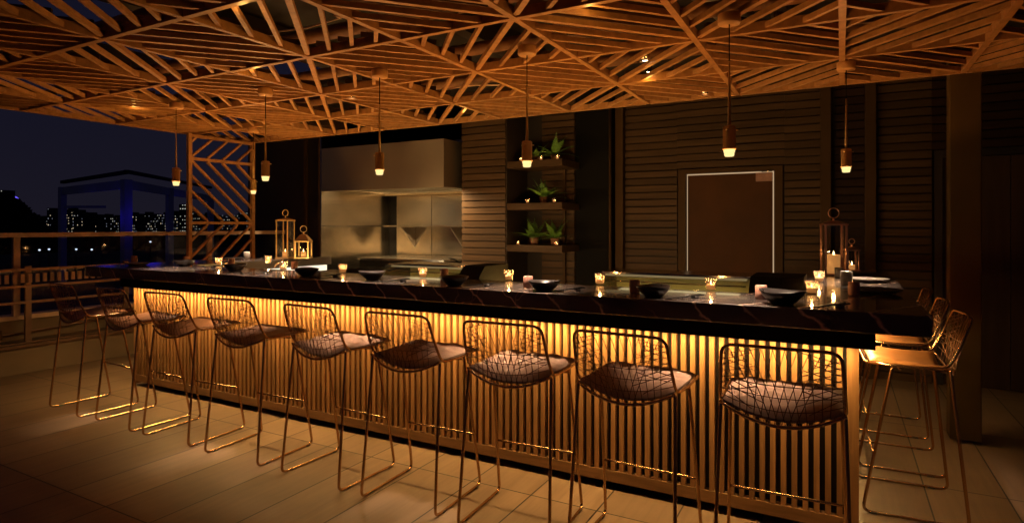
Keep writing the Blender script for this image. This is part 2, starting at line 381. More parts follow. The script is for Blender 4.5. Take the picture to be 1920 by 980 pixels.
# ---------------------------------------------------------------- bar
BX0, BX1, BYF = -5.52, .07, 3.10
bar = thing('bar_counter', 'long U shaped bar with black marble top and vertical timber slat front', 'bar counter', (0, 0, 0))
top = MB().box(-5.72, .31, 2.80, 3.32, .985, 1.07)
top.build('marble_top', 'marble', bar, bevel=.004)
MB().box(-.42, .31, 3.322, 5.70, .985, 1.0695).build('marble_top', 'marble', bar, bevel=.004)
MB().box(-5.72, -5.10, 3.322, 5.05, .985, 1.0695).build('marble_top', 'marble', bar, bevel=.004)
MB().box(-5.50, .13, 2.97, 3.06, .89, .984).box(.04, .131, 3.062, 5.6, .89, .984).box(-5.51, -5.42, 3.062, 5.0, .89, .984).build('sub_top', 'black', bar)
MB().box(BX0+.03, BX1-.03, BYF+.035, BYF+.08, .06, .983).box(BX1-.08, BX1-.035, BYF+.081, 5.5, .06, .983).box(BX0+.035, BX0+.08, BYF+.081, 4.95, .06, .983).build('backing_board', 'blackwood', bar)
MB().box(BX0+.06, BX1-.06, BYF+.09, BYF+.13, 0, .06).box(BX1-.12, BX1-.09, BYF+.14, 5.45, 0, .06).box(BX0+.09, BX0+.12, BYF+.14, 4.9, 0, .06).build('toe_kick', 'black', bar)
mb = MB(); x = BX1-.062; pitch = .0465
while x > BX0+.03: mb.box(x-.0235, x, BYF, BYF+.033, .105, .90); x -= pitch
y = BYF+.07
while y < 5.5: mb.box(BX1-.033, BX1, y, y+.0235, .105, .90); y += pitch
y = BYF+.07
while y < 4.95: mb.box(BX0, BX0+.033, y, y+.0235, .105, .90); y += pitch
mb.build('slat_cladding', 'slat', bar)
MB().box(BX1-.045, BX1+.002, BYF-.002, BYF+.045, .02, .90).build('corner_post', 'slat', bar)
MB().box(BX0-.002, BX0+.03, BYF-.002, BYF+.045, .02, .90).build('corner_post', 'slat', bar)
MB().box(BX0+.032, BX1-.047, BYF-.004, BYF+.034, .045, .103).box(BX1-.034, BX1+.003, BYF+.047, 5.5, .045, .103).box(BX0-.003, BX0+.034, BYF+.047, 4.95, .045, .103).build('bottom_rail', 'slatdark', bar)
MB().box(BX0+.01, BX1, 3.062, 3.078, .905, .915).box(BX1+.018, BX1+.034, BYF+.03, 5.4, .892, .902).box(BX0-.03, BX0-.015, BYF+.03, 4.9, .892, .902).build('light_strip', 'led', bar)
for cx_ in (-4.13, -1.33):
    lamp('AREA', 'strip_lamp', (cx_, 3.025, .884), 23*K_STRIP, WARM, (R(14), 0, 0), shape='RECTANGLE', size=2.75, size_y=.015, spread=R(156))
lamp('AREA', 'strip_lamp', (BX1+.04, 4.25, .886), 22*K_STRIP, WARM, (0, R(0), 0), shape='RECTANGLE', size=.015, size_y=2.3)
lamp('AREA', 'strip_lamp', (BX0-.03, 4.0, .886), 14*K_STRIP, WARM, (0, R(0), 0), shape='RECTANGLE', size=.015, size_y=1.7)
# inner work side: steel cabinets, lit panel
ins = thing('steel_work_counter', 'stainless work counter with lit panel along the inside of the bar', 'work counter', (0, 0, 0))
MB().box(-5.0, -.45, 3.40, 3.86, 0, .88).box(-5.05, -4.95, 3.87, 5.0, 0, .87).build('cabinet', 'steel', ins)
MB().box(-5.155, -5.14, 3.45, 5.02, .905, .975).build('lit_panel', 'station_glow', ins)
MB().box(-5.13, -4.94, 3.45, 5.02, .872, .88).build('shelf', 'steel', ins)
lamp('AREA', 'work_light', (-2.6, 3.90, .95), 38, (1, .64, .27), (R(100), 0, 0), shape='RECTANGLE', size=4.6, size_y=.04)
lamp('AREA', 'work_light', (-2.6, 3.75, .96), 75, (1, .56, .14), (R(180), 0, 0), shape='RECTANGLE', size=4.6, size_y=.05)
lamp('AREA', 'work_light', (-5.05, 4.2, .96), 3, (1, .85, .6), (0, R(-70), 0), shape='RECTANGLE', size=.03, size_y=1.2)

# ---------------------------------------------------------------- back walls
def planks(mb, x0, x1, y, z0, z1, p=.078, gap=.013, dep=.032, axis='x'):
    z = z0
    while z+p-gap <= z1+.02:
        if axis == 'x': mb.box(x0, x1, y-dep, y, z, min(z+p-gap, z1))
        else: mb.box(y-dep, y, x0, x1, z, min(z+p-gap, z1))
        z += p
WZ = 3.0
w1 = thing('plank_wall', 'dark horizontal plank wall around the closed steel door', 'wall', (0, 0, 0))
MB().box(-2.35, 3.6, 6.62, 6.8, 0, WZ).build('backing', 'blackwood', w1)
mb = MB(); planks(mb, -2.13, -1.55, 6.60, 0, WZ); planks(mb, -.49, -.17, 6.60, 0, WZ); planks(mb, -1.549, -.491, 6.60, 2.035, WZ)
planks(mb, .30, .72, 6.60, 0, WZ); mb.build('planks', 'plank', w1)
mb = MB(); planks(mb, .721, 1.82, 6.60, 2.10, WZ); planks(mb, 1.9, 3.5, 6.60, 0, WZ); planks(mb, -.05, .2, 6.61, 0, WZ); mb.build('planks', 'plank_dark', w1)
for x in (-2.18, -.125, .245): 
    o = MB().box(x-.045, x+.045, 6.50, 6.618, 0, WZ).build('wall_post', 'brown', w1, bevel=.004)
# steel door
dr = thing('steel_door', 'closed brown steel door with light leaking round its edge in the plank wall', 'door', (0, 0, 0))
MB().box(-1.535, -1.455, 6.55, 6.618, 0, 2.02).box(-.585, -.505, 6.55, 6.618, 0, 2.02).box(-1.455, -.585, 6.55, 6.618, 1.972, 2.02).build('door_frame', 'brown', dr)
MB().box(-1.440, -.602, 6.585, 6.612, .01, 1.956).build('door_leaf', mottled('door paint', (.070, .028, .011), .65, 0, .2, 3, .12), dr)
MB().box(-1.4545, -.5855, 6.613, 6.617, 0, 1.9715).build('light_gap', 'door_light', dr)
cl = MB().box(-.755, -.60, 6.545, 6.583, 1.868, 1.955).build('door_closer', M['ceramic_rose'], dr); MB().tube([(-.70, 6.55, 1.965), (-.60, 6.52, 1.965)], .006, 6).build('arm', 'steel', cl)
# dark double doors right
dd = thing('dark_double_door', 'tall dark brown double door in the right end of the back wall', 'door', (0, 0, 0))
MB().box(.74, .80, 6.56, 6.618, 0, 2.09).box(1.76, 1.82, 6.56, 6.618, 0, 2.09).box(.80, 1.76, 6.56, 6.618, 2.03, 2.09).build('door_frame', 'dark', dd)
for x0 in (.805, 1.282):
    lf = MB().box(x0, x0+.473, 6.585, 6.612, .01, 2.025).build('door_leaf', wood('door veneer%d' % int(x0*10), (.05, .027, .016), (20, 20, 1.5), .1, .45), dd)
c_ = MB().box(.63, .80, 4.86, 5.00, .02, WZ).build('square_column', mottled('ochre painted column', (.075, .042, .014), .5, 0, .15, 3, .2), bevel=.006); tag(c_, 'wide square brown column beside the right stools', 'column')
c_ = MB().box(1.62, 1.70, 6.30, 6.49, .0, WZ).build('narrow_column', 'dark', bevel=.004); tag(c_, 'narrow dark column in front of the dark double door', 'column')
# plank wall with niche
w2 = thing('shelf_niche_wall', 'brown plank wall with open niche for three plant shelves', 'wall', (0, 0, 0))
mb = MB(); planks(mb, -3.93, -3.34, 6.0, 0, WZ); planks(mb, -3.12, -2.705, 6.50, 0, WZ); mb.build('planks', 'plank', w2)
MB().box(-3.93, -3.345, 6.002, 6.9, 0, WZ).box(-3.34, -2.705, 6.502, 6.7, 0, WZ).build('backing', 'blackwood', w2)
MB().box(-3.344, -3.33, 5.985, 6.50, 0, WZ).build('niche_side', 'dark', w2)
MB().box(-2.835, -2.805, 6.43, 6.467, 0, 2.2).build('conduit', 'brown', w2)
for z, lab in ((2.145, 'top dark plank shelf of the niche with two ferns'), (1.672, 'middle dark plank shelf of the niche with one fern'), (1.203, 'lowest dark plank shelf of the niche with two spreading ferns')):
    o = MB().box(-3.328, -2.645, 5.985, 6.478, z-.075, z).build('shelf', 'plank', bevel=.003); tag(o, lab, 'shelf')
w3 = thing('black_wall_recess', 'black painted wall panel between plant niche and door wall', 'wall', (0, 0, 0))
MB().box(-2.70, -2.26, 6.49, 6.8, 0, WZ).build('panel', 'black', w3)
MB().tube([(-2.255, 6.42, 0), (-2.255, 6.42, WZ)], .014, 10).build('drain_pipe', 'brown', w3)
# left dark wall
w4 = thing('dark_panel_wall', 'tall dark panel wall behind the glass lanterns at the left end', 'wall', (0, 0, 0))
MB().box(-7.75, -5.99, 6.0, 6.2, 0, WZ).build('panel', 'dark', w4)
MB().box(-6.55, -6.50, 5.965, 5.998, 0, WZ).box(-5.99, -5.955, 5.70, 6.2, 0, WZ).build('trim', 'brown', w4)
# soffit above the back of house
o = MB().box(-7.75, 4.5, 4.9, 7.6, 3.0, 3.1).build('soffit', 'blackwood'); tag(o, 'black flat soffit over the kitchen and back wall', 'soffit')
o = MB().box(-7.75, 4.5, 7.45, 7.6, 0, 2.998).build('rear_wall', 'black'); tag(o, 'black rear wall behind the kitchen alcove', 'wall')
# ---------------------------------------------------------------- kitchen
kw = thing('steel_kitchen_alcove', 'stainless steel lined cooking alcove under the extractor hood', 'wall lining', (0, 0, 0))
MB().box(-5.953, -5.935, 5.70, 7.05, 0, 2.62).build('side_panel', 'steel', kw)
MB().box(-5.78, -5.15, 7.03, 7.05, 0, 2.62).box(-5.14, -4.55, 7.03, 7.051, 0, 2.62).box(-4.54, -3.95, 7.03, 7.05, 0, 2.62).build('back_panel', 'steel', kw)
MB().box(-5.93, -5.79, 7.04, 7.06, 0, 2.62).build('corner_strip', 'black', kw)
MB().box(-5.934, -5.928, 5.70, 6.9, 1.41, 1.418).build('seam', 'black', kw)
hd = thing('extractor_hood', 'large stainless extractor hood over the cooking line', 'extractor hood', (0, 0, 0))
MB().prism_x(-5.93, -4.0, [(5.70, 1.865), (5.70, 2.42), (6.98, 2.42), (6.98, 1.865), (6.95, 1.865), (6.95, 2.38), (5.73, 2.38), (5.73, 1.865)]).box(-4.025, -4.001, 5.731, 6.949, 1.866, 2.379).build('canopy', 'hood_steel', hd)
mb = MB()
for k in range(22): mb.box(-5.85+k*.083, -5.85+k*.083+.05, 5.9, 6.6, 1.90, 1.915)
mb.build('filter', mottled('greasy filter steel', (.2, .19, .16), .4, .8, .2, 10), hd)
MB().box(-5.92, -4.03, 5.735, 5.76, 1.872, 1.89).box(-5.92, -4.03, 6.6, 6.64, 1.87, 1.92).build('gutter', 'steel', hd)
lamp('AREA', 'alcove_fill', (-4.9, 5.84, 1.96), 230, (1, .70, .34), (R(38), 0, 0), shape='RECTANGLE', size=1.6, size_y=.08)  # added area lamp, hidden behind the hood lip to brighten the alcove
M['shade_steel'] = mottled('dull bracket steel', (.16, .12, .085), .6, .2, .15, 6)
sh = thing('steel_wall_shelf', 'stainless wall shelf with triangular brackets above the griddle', 'shelf', (0, 0, 0))
MB().box(-5.75, -3.96, 6.70, 7.028, 1.405, 1.425).build('shelf_board', 'steel', sh)
for x in (-5.45, -4.62):
    MB().add([(x, 6.72, 1.403), (x+.012, 6.72, 1.403), (x, 7.028, 1.403), (x+.012, 7.028, 1.403), (x, 7.028, 1.12), (x+.012, 7.028, 1.12)],
             [(0, 2, 4), (5, 3, 1), (0, 1, 3, 2), (2, 3, 5, 4), (4, 5, 1, 0)]).build('bracket', M['shade_steel'], sh)
gr = thing('griddle', 'stainless griddle table standing under the hood', 'griddle', (0, 0, 0))
MB().box(-5.6, -4.25, 6.05, 6.9, 0, .97).build('body', 'black', gr)
MB().box(-5.62, -4.23, 6.03, 6.92, .971, 1.0).build('cooking_top', 'steel', gr)
for k in range(5): MB().lathe([(0, 0), (.02, 0), (.02, .03), (0, .03)], 12).build('knob', 'steel', gr, (-5.4+k*.25, 6.02, .85)).rotation_euler = (R(90), 0, 0)
fr = thing('fryer', 'low black fryer with steel back at the right end of the cooking line', 'fryer', (0, 0, 0))
MB().box(-4.18, -3.96, 6.1, 6.9, 0, .95).build('body', 'black', fr); MB().box(-4.18, -3.96, 6.86, 6.92, .95, 1.08).build('splash_back', 'steel', fr)
MB().tube(fillet([(-4.1, 6.2, .96), (-4.1, 6.05, 1.02), (-4.1, 5.95, 1.03)], .03, 3), .008, 6).build('basket_handle', 'black', fr)
# small steel things on the inner counter
o = thing('steel_box', 'small bright steel prep box on the inner counter left of the black unit', 'box', (-3.98, 3.62, .882))
MB().box(-.16, .16, -.12, .12, 0, .135).build('body', mottled('pale steel', (.75, .7, .6), .35, .3, .05, 5), o, bevel=.004)
MB().box(-.165, .165, -.125, .125, .136, .15).build('lid', 'steel', o)
o = thing('steel_rack', 'small square steel tube rack beside the bright prep box', 'rack', (-3.62, 3.62, .882))
MB().tube([(-.1, -.08, 0), (-.1, -.08, .17), (.1, -.08, .17), (.1, -.08, 0)], .006, 6).build('front_frame', 'steel', o); MB().tube([(-.1, .08, 0), (-.1, .08, .17), (.1, .08, .17), (.1, .08, 0)], .006, 6).build('rear_frame', 'steel', o)
MB().box(-.1, .1, -.08, .08, .165, .171).build('top_plate', 'steel', o)
o = thing('black_appliance', 'low black appliance standing between steel rack and left display case', 'appliance', (-3.22, 3.66, .882))
MB().box(-.21, .21, -.16, .16, .01, .20).build('body', 'black', o, bevel=.01); MB().box(-.19, .19, -.165, -.161, .15, .17).build('vent', 'steel', o)
def case(x0, x1, label, endw):
    t = thing('sushi_display_case', label, 'display case', (0, 0, .882))
    MB().box(x0, x1, 3.40, 3.80, 0, .03).build('tray_base', 'steel', t)
    MB().box(x0+.01, x1-.01, 3.74, 3.80, .031, .24).build('rear_door', mottled('pale green lining', (.20, .20, .11), .4, 0, .12, 6), t)
    prof = [(3.41, .03), (3.405, .12), (3.44, .19), (3.50, .245)]
    MB().add([(x, y, z) for x in (x0+.004, x1-.004) for y, z in prof], [(i, i+1, i+5, i+4) for i in range(3)], True).build('glass_front', 'glass_case', t)
    MB().prism_x(x0, x1, [(3.495, .245), (3.495, .257), (3.80, .257), (3.80, .245)]).build('top_panel', 'steel', t)
    MB().box(x0+.02, x1-.02, 3.50, 3.52, .232, .243).build('lamp_tube', 'case_light', t)
    MB().box(x0+.02, x1-.02, 3.46, 3.73, .10, .104).build('glass_shelf', 'glass_case', t)
    pp = [(3.39, 0), (3.385, .125), (3.42, .20), (3.49, .262), (3.81, .262), (3.81, 0)]
    MB().prism_x(x0-.012, x0-.001, pp).build('side_panel', 'glass_case', t)
    MB().prism_x(x1+.001, x1+endw, pp).build('motor_housing', 'black', t)
    for k in range(3):
        xx = x0+(x1-x0)*(.15+.33*k); MB().box(xx-.05, xx+.05, 3.50, 3.62, .031, .085).build('food_tray', 'ceramic_pale', t, bevel=.003)
    MB().tube([(x0+.02, 3.47, .205), (x1-.02, 3.47, .205)], .004, 6).build('rail', 'steel', t)
case(-2.95, -2.28, 'left glass sushi display case behind the marble counter', .17)
case(-1.28, -.43, 'right glass sushi display case with wide black motor housing', .26)
lamp('AREA', 'case_glow', (-2.6, 3.60, 1.112), .22, (1, .78, .42), (R(0), 0, 0), shape='RECTANGLE', size=.5, size_y=.1)
lamp('AREA', 'case_glow', (-.85, 3.60, 1.112), .28, (1, .78, .42), (R(0), 0, 0), shape='RECTANGLE', size=.7, size_y=.1)

# ---------------------------------------------------------------- stools
def P_back(s, t):       # wire shell: s across -1..1, t 0 (top rail) .. 1 (rear hip) .. 2 (front of seat)
    if t <= 1:
        wdt = .198+.017*t; z = .975-.235*t; y = -.235+.075*t - .035*(1-s*s)
        return Vector((s*wdt, y, z-.060*(1-s*s)*t**3))
    q = t-1; return Vector((s*(.215+.005*q), -.16+.35*q+.0*s, .74-.060*(1-s*s)*(1-q)**2-.008*math.sin(q*3.14)))
def make_stool(label, cush):
    t = thing('wire_bar_stool', label, 'bar stool', (0, 0, 0))
    lf = [P_back(-1, 2)+Vector((0, 0, 0)), P_back(-1, 1.5), P_back(-1, 1.05), P_back(-1, .5), P_back(-1, 0), P_back(0, 0)+Vector((0, .012, .004)), P_back(1, 0), P_back(1, .5), P_back(1, 1.05), P_back(1, 1.5), P_back(1, 2)]
    MB().tube(fillet(lf, .045, 5), .0065, 8).build('back_frame', 'copper', t)
    fr_ = [P_back(-1, 2)]+[P_back(-1+2*i/10, 2)+Vector((0, .01, 0)) for i in range(1, 10)]+[P_back(1, 2)]
    hp = [P_back(-1+2*i/14, 1) for i in range(15)]
    mm = MB().tube(fr_, .006, 6).tube(hp, .0065, 6)
    mm.tube([P_back(-1+2*i/10, 1.6)-Vector((0, 0, .016)) for i in range(11)], .005, 6)
    mm.build('seat_frame', 'copper', t)
    wb = MB(); rnd = random.Random(3)
    def wire(f, n=7): wb.tube([f(i/n) for i in range(n+1)], .0017, 4, cap=False)
    for k in range(10):
        s0 = -.9+1.8*k/9
        wire(lambda q, a=s0, b=max(-.96, min(.96, s0*.55+.26)): P_back(a+(b-a)*q, q))
        wire(lambda q, a=s0, b=max(-.96, min(.96, s0*.55-.26)): P_back(a+(b-a)*q, q))
    for sg in (-1, 1):           # zigzags fanning out from the sides
        for k in range(7):
            ta = .12+.1*k; wire(lambda q, a=ta, b=ta+.16, s_=sg: P_back(s_*(1-q*(.55+.1*(k % 3))), a+(b-a)*q), 5)
            wire(lambda q, a=ta+.05, b=max(.02, ta-.13), s_=sg: P_back(s_*(1-q*(.62-.08*(k % 3))), a+(b-a)*q), 5)
    for k in range(3): wire(lambda q, tt=.55+.15*k: P_back(-1+2*q, tt), 8)
    for k in range(9):           # wires carrying the cushion
        s0 = -.8+1.6*k/8; wire(lambda q, a=s0: P_back(a, 1+q)-Vector((0, 0, .002)), 5)
    wb.build('wire_backrest', 'wire', t)
    # cushion
    r2 = random.Random(11)
    ph = [r2.uniform(0, 6) for _ in range(8)]; wr = .0065 if cush == 'fabric' else .0010
    th = .022 if cush == 'fabric' else .016
    def top_(u, v):
        s = (-1+2*u)*.955; q = .02+.95*v; p = P_back(s, 1+q); ed = min(1, min(u, 1-u, v, 1-v)*9); ed = math.sin(ed*math.pi/2)
        wz = wr*(1-2*abs(math.sin(5*u+3*v+ph[0]+2*math.sin(6*v+ph[1])))**.5*math.sin(3.1*v)+.6*math.sin(19*v+ph[2]+5*math.sin(4*u+ph[3]))+.35*math.sin(23*u-17*v+ph[4]+3*math.sin(9*v)))
        return (p.x, p.y, p.z+.008+th*(.25+.75*ed)+wz*ed+(.010 if cush == 'fabric' else 0)*(1-abs(2*v-1))*(1-s*s))
    def bot_(u, v):
        s = (-1+2*u)*.955; q = .02+.95*v; p = P_back(s, 1+q); return (p.x, p.y, p.z+.004)
    cm = MB().grid(top_, 30, 24); cm.grid(bot_, 30, 24, flip=True)
    for (f1, n_) in ((lambda k: (k, 0), 30), (lambda k: (k, 1), 30), (lambda k: (0, k), 24), (lambda k: (1, k), 24)):
        for i in range(n_):
            a, b = f1(i/n_), f1((i+1)/n_); cm.add([top_(*a), top_(*b), bot_(*b), bot_(*a)], [(0, 1, 2, 3)], True)
    cm.build('seat_cushion', cush, t)
    for sg in (-1, 1):
        rt = Vector((sg*.212, -.15, .735)); rfoot = Vector((sg*.232, -.222, .008)); ff = Vector((sg*.232, .212, .008)); ft = Vector((sg*.206, .085, .722))
        start = Vector((sg*.185, -.135, .728)); end = Vector((sg*.18, .075, .728))
        leg = MB().tube(fillet([start, rt, rfoot, ff, ft, end], .038, 5), .0074, 8).build('leg', 'copper', t)
        for yy in (-.165, .150): MB().tube([(sg*.232, yy, .0075), (sg*.232, yy+.035, .0075)], .0076, 8).build('rubber_foot', 'rubber', leg)
    k = (.29-.008)/(.722-.008); yf = .212+(.085-.212)*k; xf = .232+(.206-.232)*k
    MB().tube([(-xf, yf, .29), (xf, yf, .29)], .0058, 8).build('footrest', 'copper', t)
    return t
sx_ = [-5.16, -4.50, -3.90, -3.24, -2.56, -1.96, -1.36, -.79, -.20]
ordn = ['farthest left', 'second from the left', 'third from the left', 'fourth from the left', 'fifth from the left', 'sixth from the left', 'seventh from the left', 'second nearest', 'nearest and rightmost']
protoL = protoF = None
rots = [-.07, -.05, .04, .03, -.05, .02, .05, -.04, .025]
for i, x in enumerate(sx_):
    lea = i < 4
    lab = ('copper wire stool with brown leather pad, ' if lea else 'copper wire stool with creased taupe linen pad, ')+ordn[i]+' along the front'
    yy = 2.60
    if lea:
        if protoL is None: protoL = make_stool(lab, 'leather'); protoL.location = (x, yy, 0); protoL.rotation_euler.z = rots[i]; protoL['group'] = 'bar stools along the long front'
        else: dup(protoL, (x, yy, 0), rots[i], lab, 'bar stools along the long front')
    else:
        if protoF is None: protoF = make_stool(lab, 'fabric'); protoF.location = (x, yy, 0); protoF.rotation_euler.z = rots[i]; protoF['group'] = 'bar stools along the long front'
        else: dup(protoF, (x, yy, 0), rots[i], lab, 'bar stools along the long front')
for (x, y, a, lab) in [(.295, 3.70, 3, 'copper wire bar stool with tan leather seat, nearest at the right end'),
                       (.295, 4.35, 1, 'copper wire bar stool with tan leather seat, middle one at the right end'),
                       (.29, 5.05, 0, 'copper wire bar stool with tan leather seat, farthest at the right end')]:
    dup(protoL, (x, y, 0), R(90+a), lab, 'bar stools at the right end')

# ---------------------------------------------------------------- pendants
M['rose_wood'] = mottled('orange ceiling rose', (.62, .30, .10), .5, 0, .1, 20)
def make_pendant(label):
    t = thing('pendant_lamp', label, 'pendant lamp', (0, 0, ZT))
    MB().lathe([(0, 0), (.05, 0), (.052, -.003), (.052, -.040), (.048, -.048), (0, -.048)], 28).build('ceiling_rose', 'rose_wood', t)
    MB().tube([(0, 0, -.03), (0, 0, -.24)], .0028, 6).build('cord', 'black', t)
    MB().tube([(0, 0, -.22), (0, 0, -.38), (0, 0, -.53)], [.0038, .006, .0085], 10).build('rod', 'copper_dk', t)
    MB().lathe([(0, -.525), (.024, -.525), (.029, -.53), (.029, -.628), (.031, -.63), (.031, -.636), (.026, -.636)], 24).build('shade', 'copper_dk', t)
    s = MB()
    for a in (0, 120, 240): s.lathe([(0, -.004), (.0055, -.003), (.0055, .003), (0, .004)], 8, (.036*math.cos(R(a+20)), .036*math.sin(R(a+20)), -.545))
    s.build('screw', 'gold', t)
    MB().lathe([(.0255, -.636), (.0255, -.648), (.023, -.650), (.0225, -.662), (.019, -.668), (0, -.669)], 24).build('frosted_glass', 'frost', t)
    return t
px = [-.46, -1.53, -2.59, -3.66, -4.72]
names = ['nearest copper pendant lamp over the front counter, before the door wall', 'copper pendant lamp hanging in front of the plant shelves', 'copper pendant lamp hanging in front of the steel hood', 'copper pendant lamp hanging in front of the dark panel wall', 'farthest left copper pendant lamp, against the night sky']
pp_ = [(x, 2.98) for x in px]+[(.03, 4.20), (-5.24, 4.12)]
names += ['copper pendant lamp over the right return of the bar, above the tall lantern', 'small distant copper pendant lamp over the left return beside the slatted screen']
pend = None
for (x, y), nm in zip(pp_, names):
    if pend is None: pend = make_pendant(nm); pend.location = (x, y, ZT); pend['group'] = 'pendant lamps over the bar'
    else: dup(pend, (x, y, ZT), random.uniform(0, 2), nm, 'pendant lamps over the bar')
    lamp('SPOT', 'pendant_beam', (x, y, 1.715), 115*K_PEND_DN, (1, .70, .47), (0, 0, 0), spot_size=R(65), spot_blend=.85, shadow_soft_size=.02)
    lamp('SPOT', 'ceiling_fill', (x, y, 1.66), 12*K_CEIL_FILL, AMBER, (R(180), 0, 0), spot_size=R(152), spot_blend=.3, shadow_soft_size=.05)  # added uplight for the ceiling; the opaque pendant shade throws none upward

# small downlights in the ceiling
for i, (x, y, lab) in enumerate([(-1.06, 3.66, 'small lit spotlight in the trellis right of the centre'), (-3.36, 3.55, 'small lit spotlight low in the trellis by the hood'), (-.92, 4.78, 'small lit spotlight at the rear edge of the trellis above the door')]):
    t = thing('ceiling_spotlight', lab, 'spotlight', (x, y, ZT+.02))
    MB().lathe([(.030, .06), (.030, 0), (.024, 0), (.024, .05)], 20).build('housing', 'steel', t)
    MB().lathe([(0, .008), (.023, .008)], 20).build('lens', 'spot_on', t)

for i, (x, y, lab) in enumerate([(-2.42, 1.85, 'amber spotlight hidden between trellis slats at the top left'), (-3.30, 2.62, 'amber spotlight between slats left of the centre'), (-5.25, 2.95, 'amber spotlight between slats near the left edge of the trellis'),
                                 (-1.02, 2.62, 'amber spotlight between slats near the top centre'), (-1.15, 4.05, 'amber spotlight between slats above the door'), (-2.9, 4.45, 'amber spotlight between slats above the steel hood')]):
    t = thing('amber_spotlight', lab, 'spotlight', (x, y, ZT+.05))
    MB().lathe([(.022, .05), (.022, 0), (.018, 0), (.018, .04)], 16).build('housing', 'black', t)
    MB().lathe([(0, .006), (.0175, .006)], 16).build('lens', 'spot_on', t)
    lamp('POINT', 'amber_glow', (x, y, ZT-.025), .55, (1, .55, .12), shadow_soft_size=.02)

# ---------------------------------------------------------------- table ware
C = 1.07
FL = (1, .48, .15)
def make_votive(label, s=1.0):
    t = thing('votive_candle', label, 'candle', (0, 0, C))
    MB().lathe([(0, .003), (.022*s, .003), (.028*s, .006), (.036*s, .078*s), (.0345*s, .078*s), (.0245*s, .008), (0, .006)], 20).build('glass_cup', 'glass_votive', t)
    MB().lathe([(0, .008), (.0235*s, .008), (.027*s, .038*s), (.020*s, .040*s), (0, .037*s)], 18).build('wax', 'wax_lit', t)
    MB().lathe([(0, .038*s), (.0035*s, .042*s), (.0045*s, .048*s), (.0025*s, .057*s), (0, .064*s)], 10).build('flame', 'flame', t)
    return t
vot = make_votive('votive', .88)
def at(u, v, z=C):
    d = (1.414-z)*1130/(v-424); t = (u-960)/1130; s_, c_ = math.sin(R(28.6)), math.cos(R(28.6))
    return d*(-s_+c_*t), d*(c_+s_*t)
vl = [(410, 497, 'votive candle in a clear glass near the left corner of the bar'), (503, 493, 'small votive candle on the left return before the lanterns'), (531, 507, 'votive candle in front of the lit inner panel'),
      (643, 512, 'votive candle between lit panel and bright prep box'), (793, 521, 'votive candle in front of the left display case'), (954, 526, 'votive candle right of the left display case'),
      (1125, 534, 'votive candle at the left end of the right display case'), (1333, 545, 'votive candle in front of the right display case'), (1522, 551, 'votive candle at the inner corner of the right return, nearest one'),
      (1536, 529, 'votive candle on the right return just before the tall lantern')]
first = True
for u, v, lab in vl:
    x, y = at(u, v)
    if first: vot.location = (x, y, C); vot['label'] = lab; vot['group'] = 'votive candles on the bar'; first = False
    else: dup(vot, (x, y, C), 0, lab, 'votive candles on the bar')
    lamp('POINT', 'candle_light', (x, y, C+.062), .6, FL, shadow_soft_size=.006)
tv = make_votive('small shelf tea light', .62)
sv = [(-3.17, 6.03, 2.145, 'tea light at the left end of the top niche shelf'), (-2.93, 6.05, 2.145, 'tea light in the middle of the top niche shelf'), (-2.72, 6.03, 2.145, 'tea light at the right end of the top niche shelf'),
      (-3.09, 6.03, 1.672, 'tea light left of the fern on the middle shelf'), (-2.77, 6.05, 1.672, 'tea light right of the fern on the middle shelf'), (-3.21, 6.03, 1.203, 'tea light at the left end of the lowest shelf'), (-2.73, 6.03, 1.203, 'tea light at the right end of the lowest shelf')]
for i, (x, y, z, lab) in enumerate(sv):
    if i == 0: tv.location = (x, y, z); tv['label'] = lab; tv['group'] = 'tea lights on the niche shelves'
    else: dup(tv, (x, y, z), 0, lab, 'tea lights on the niche shelves')
    lamp('POINT', 'candle_light', (x, y, z+.042), .30, FL, shadow_soft_size=.005)

def make_cup(label, m, r=.031, h=.084):
    o = thing('tumbler', label, 'cup', (0, 0, C))
    MB().lathe([(0, 0), (r*.9, 0), (r, .006), (r, h-.003), (r-.003, h), (r-.006, h-.004), (r-.006, .012), (0, .010)], 24).build('body', m, o)
    return o
cups = [(252, 493, 'ceramic_rose', 'small rose cup at the far left corner of the bar'), (349, 494, 'ceramic_rose', 'rose stoneware cup behind the wide dark bowl near the left corner'), (434, 499, 'ceramic_rose', 'rose stoneware cup between the left votive and the lit panel'),
        (463, 487, 'ceramic_pale', 'pale stoneware cup on the left return beside the screen'), (552, 505, 'ceramic_rose', 'dark rose cup in front of the lit inner panel'), (833, 523, 'ceramic_rose', 'shaded rose cup before the left display case'),
        (990, 540, 'ceramic_rose', 'rose cup with lit rim left of the middle bowl'), (1190, 549, 'ceramic_rose', 'rose cup before the right display case'), (1427, 561, 'ceramic_rose', 'rose cup with lit rim left of the nearest dark bowl'),
        (1587, 535, 'ceramic_pale', 'pale grey glazed cup behind the rose cup on the right return'), (1601, 554, 'ceramic_rose', 'rose cup nearest the plates on the right return'), (1573, 520, 'ceramic_pale', 'small pale cup half hidden before the small lantern')]
cache = {}
for u, v, m_, lab in cups:
    x, y = at(u, v); 
    if m_ not in cache: o = make_cup(lab, m_); cache[m_] = o; o.location = (x, y, C)
    else: o = dup(cache[m_], (x, y, C), 0, lab)
    o['group'] = 'stoneware cups on the bar'
    if u in (252, 1573): o.scale = (.85, .85, .8)
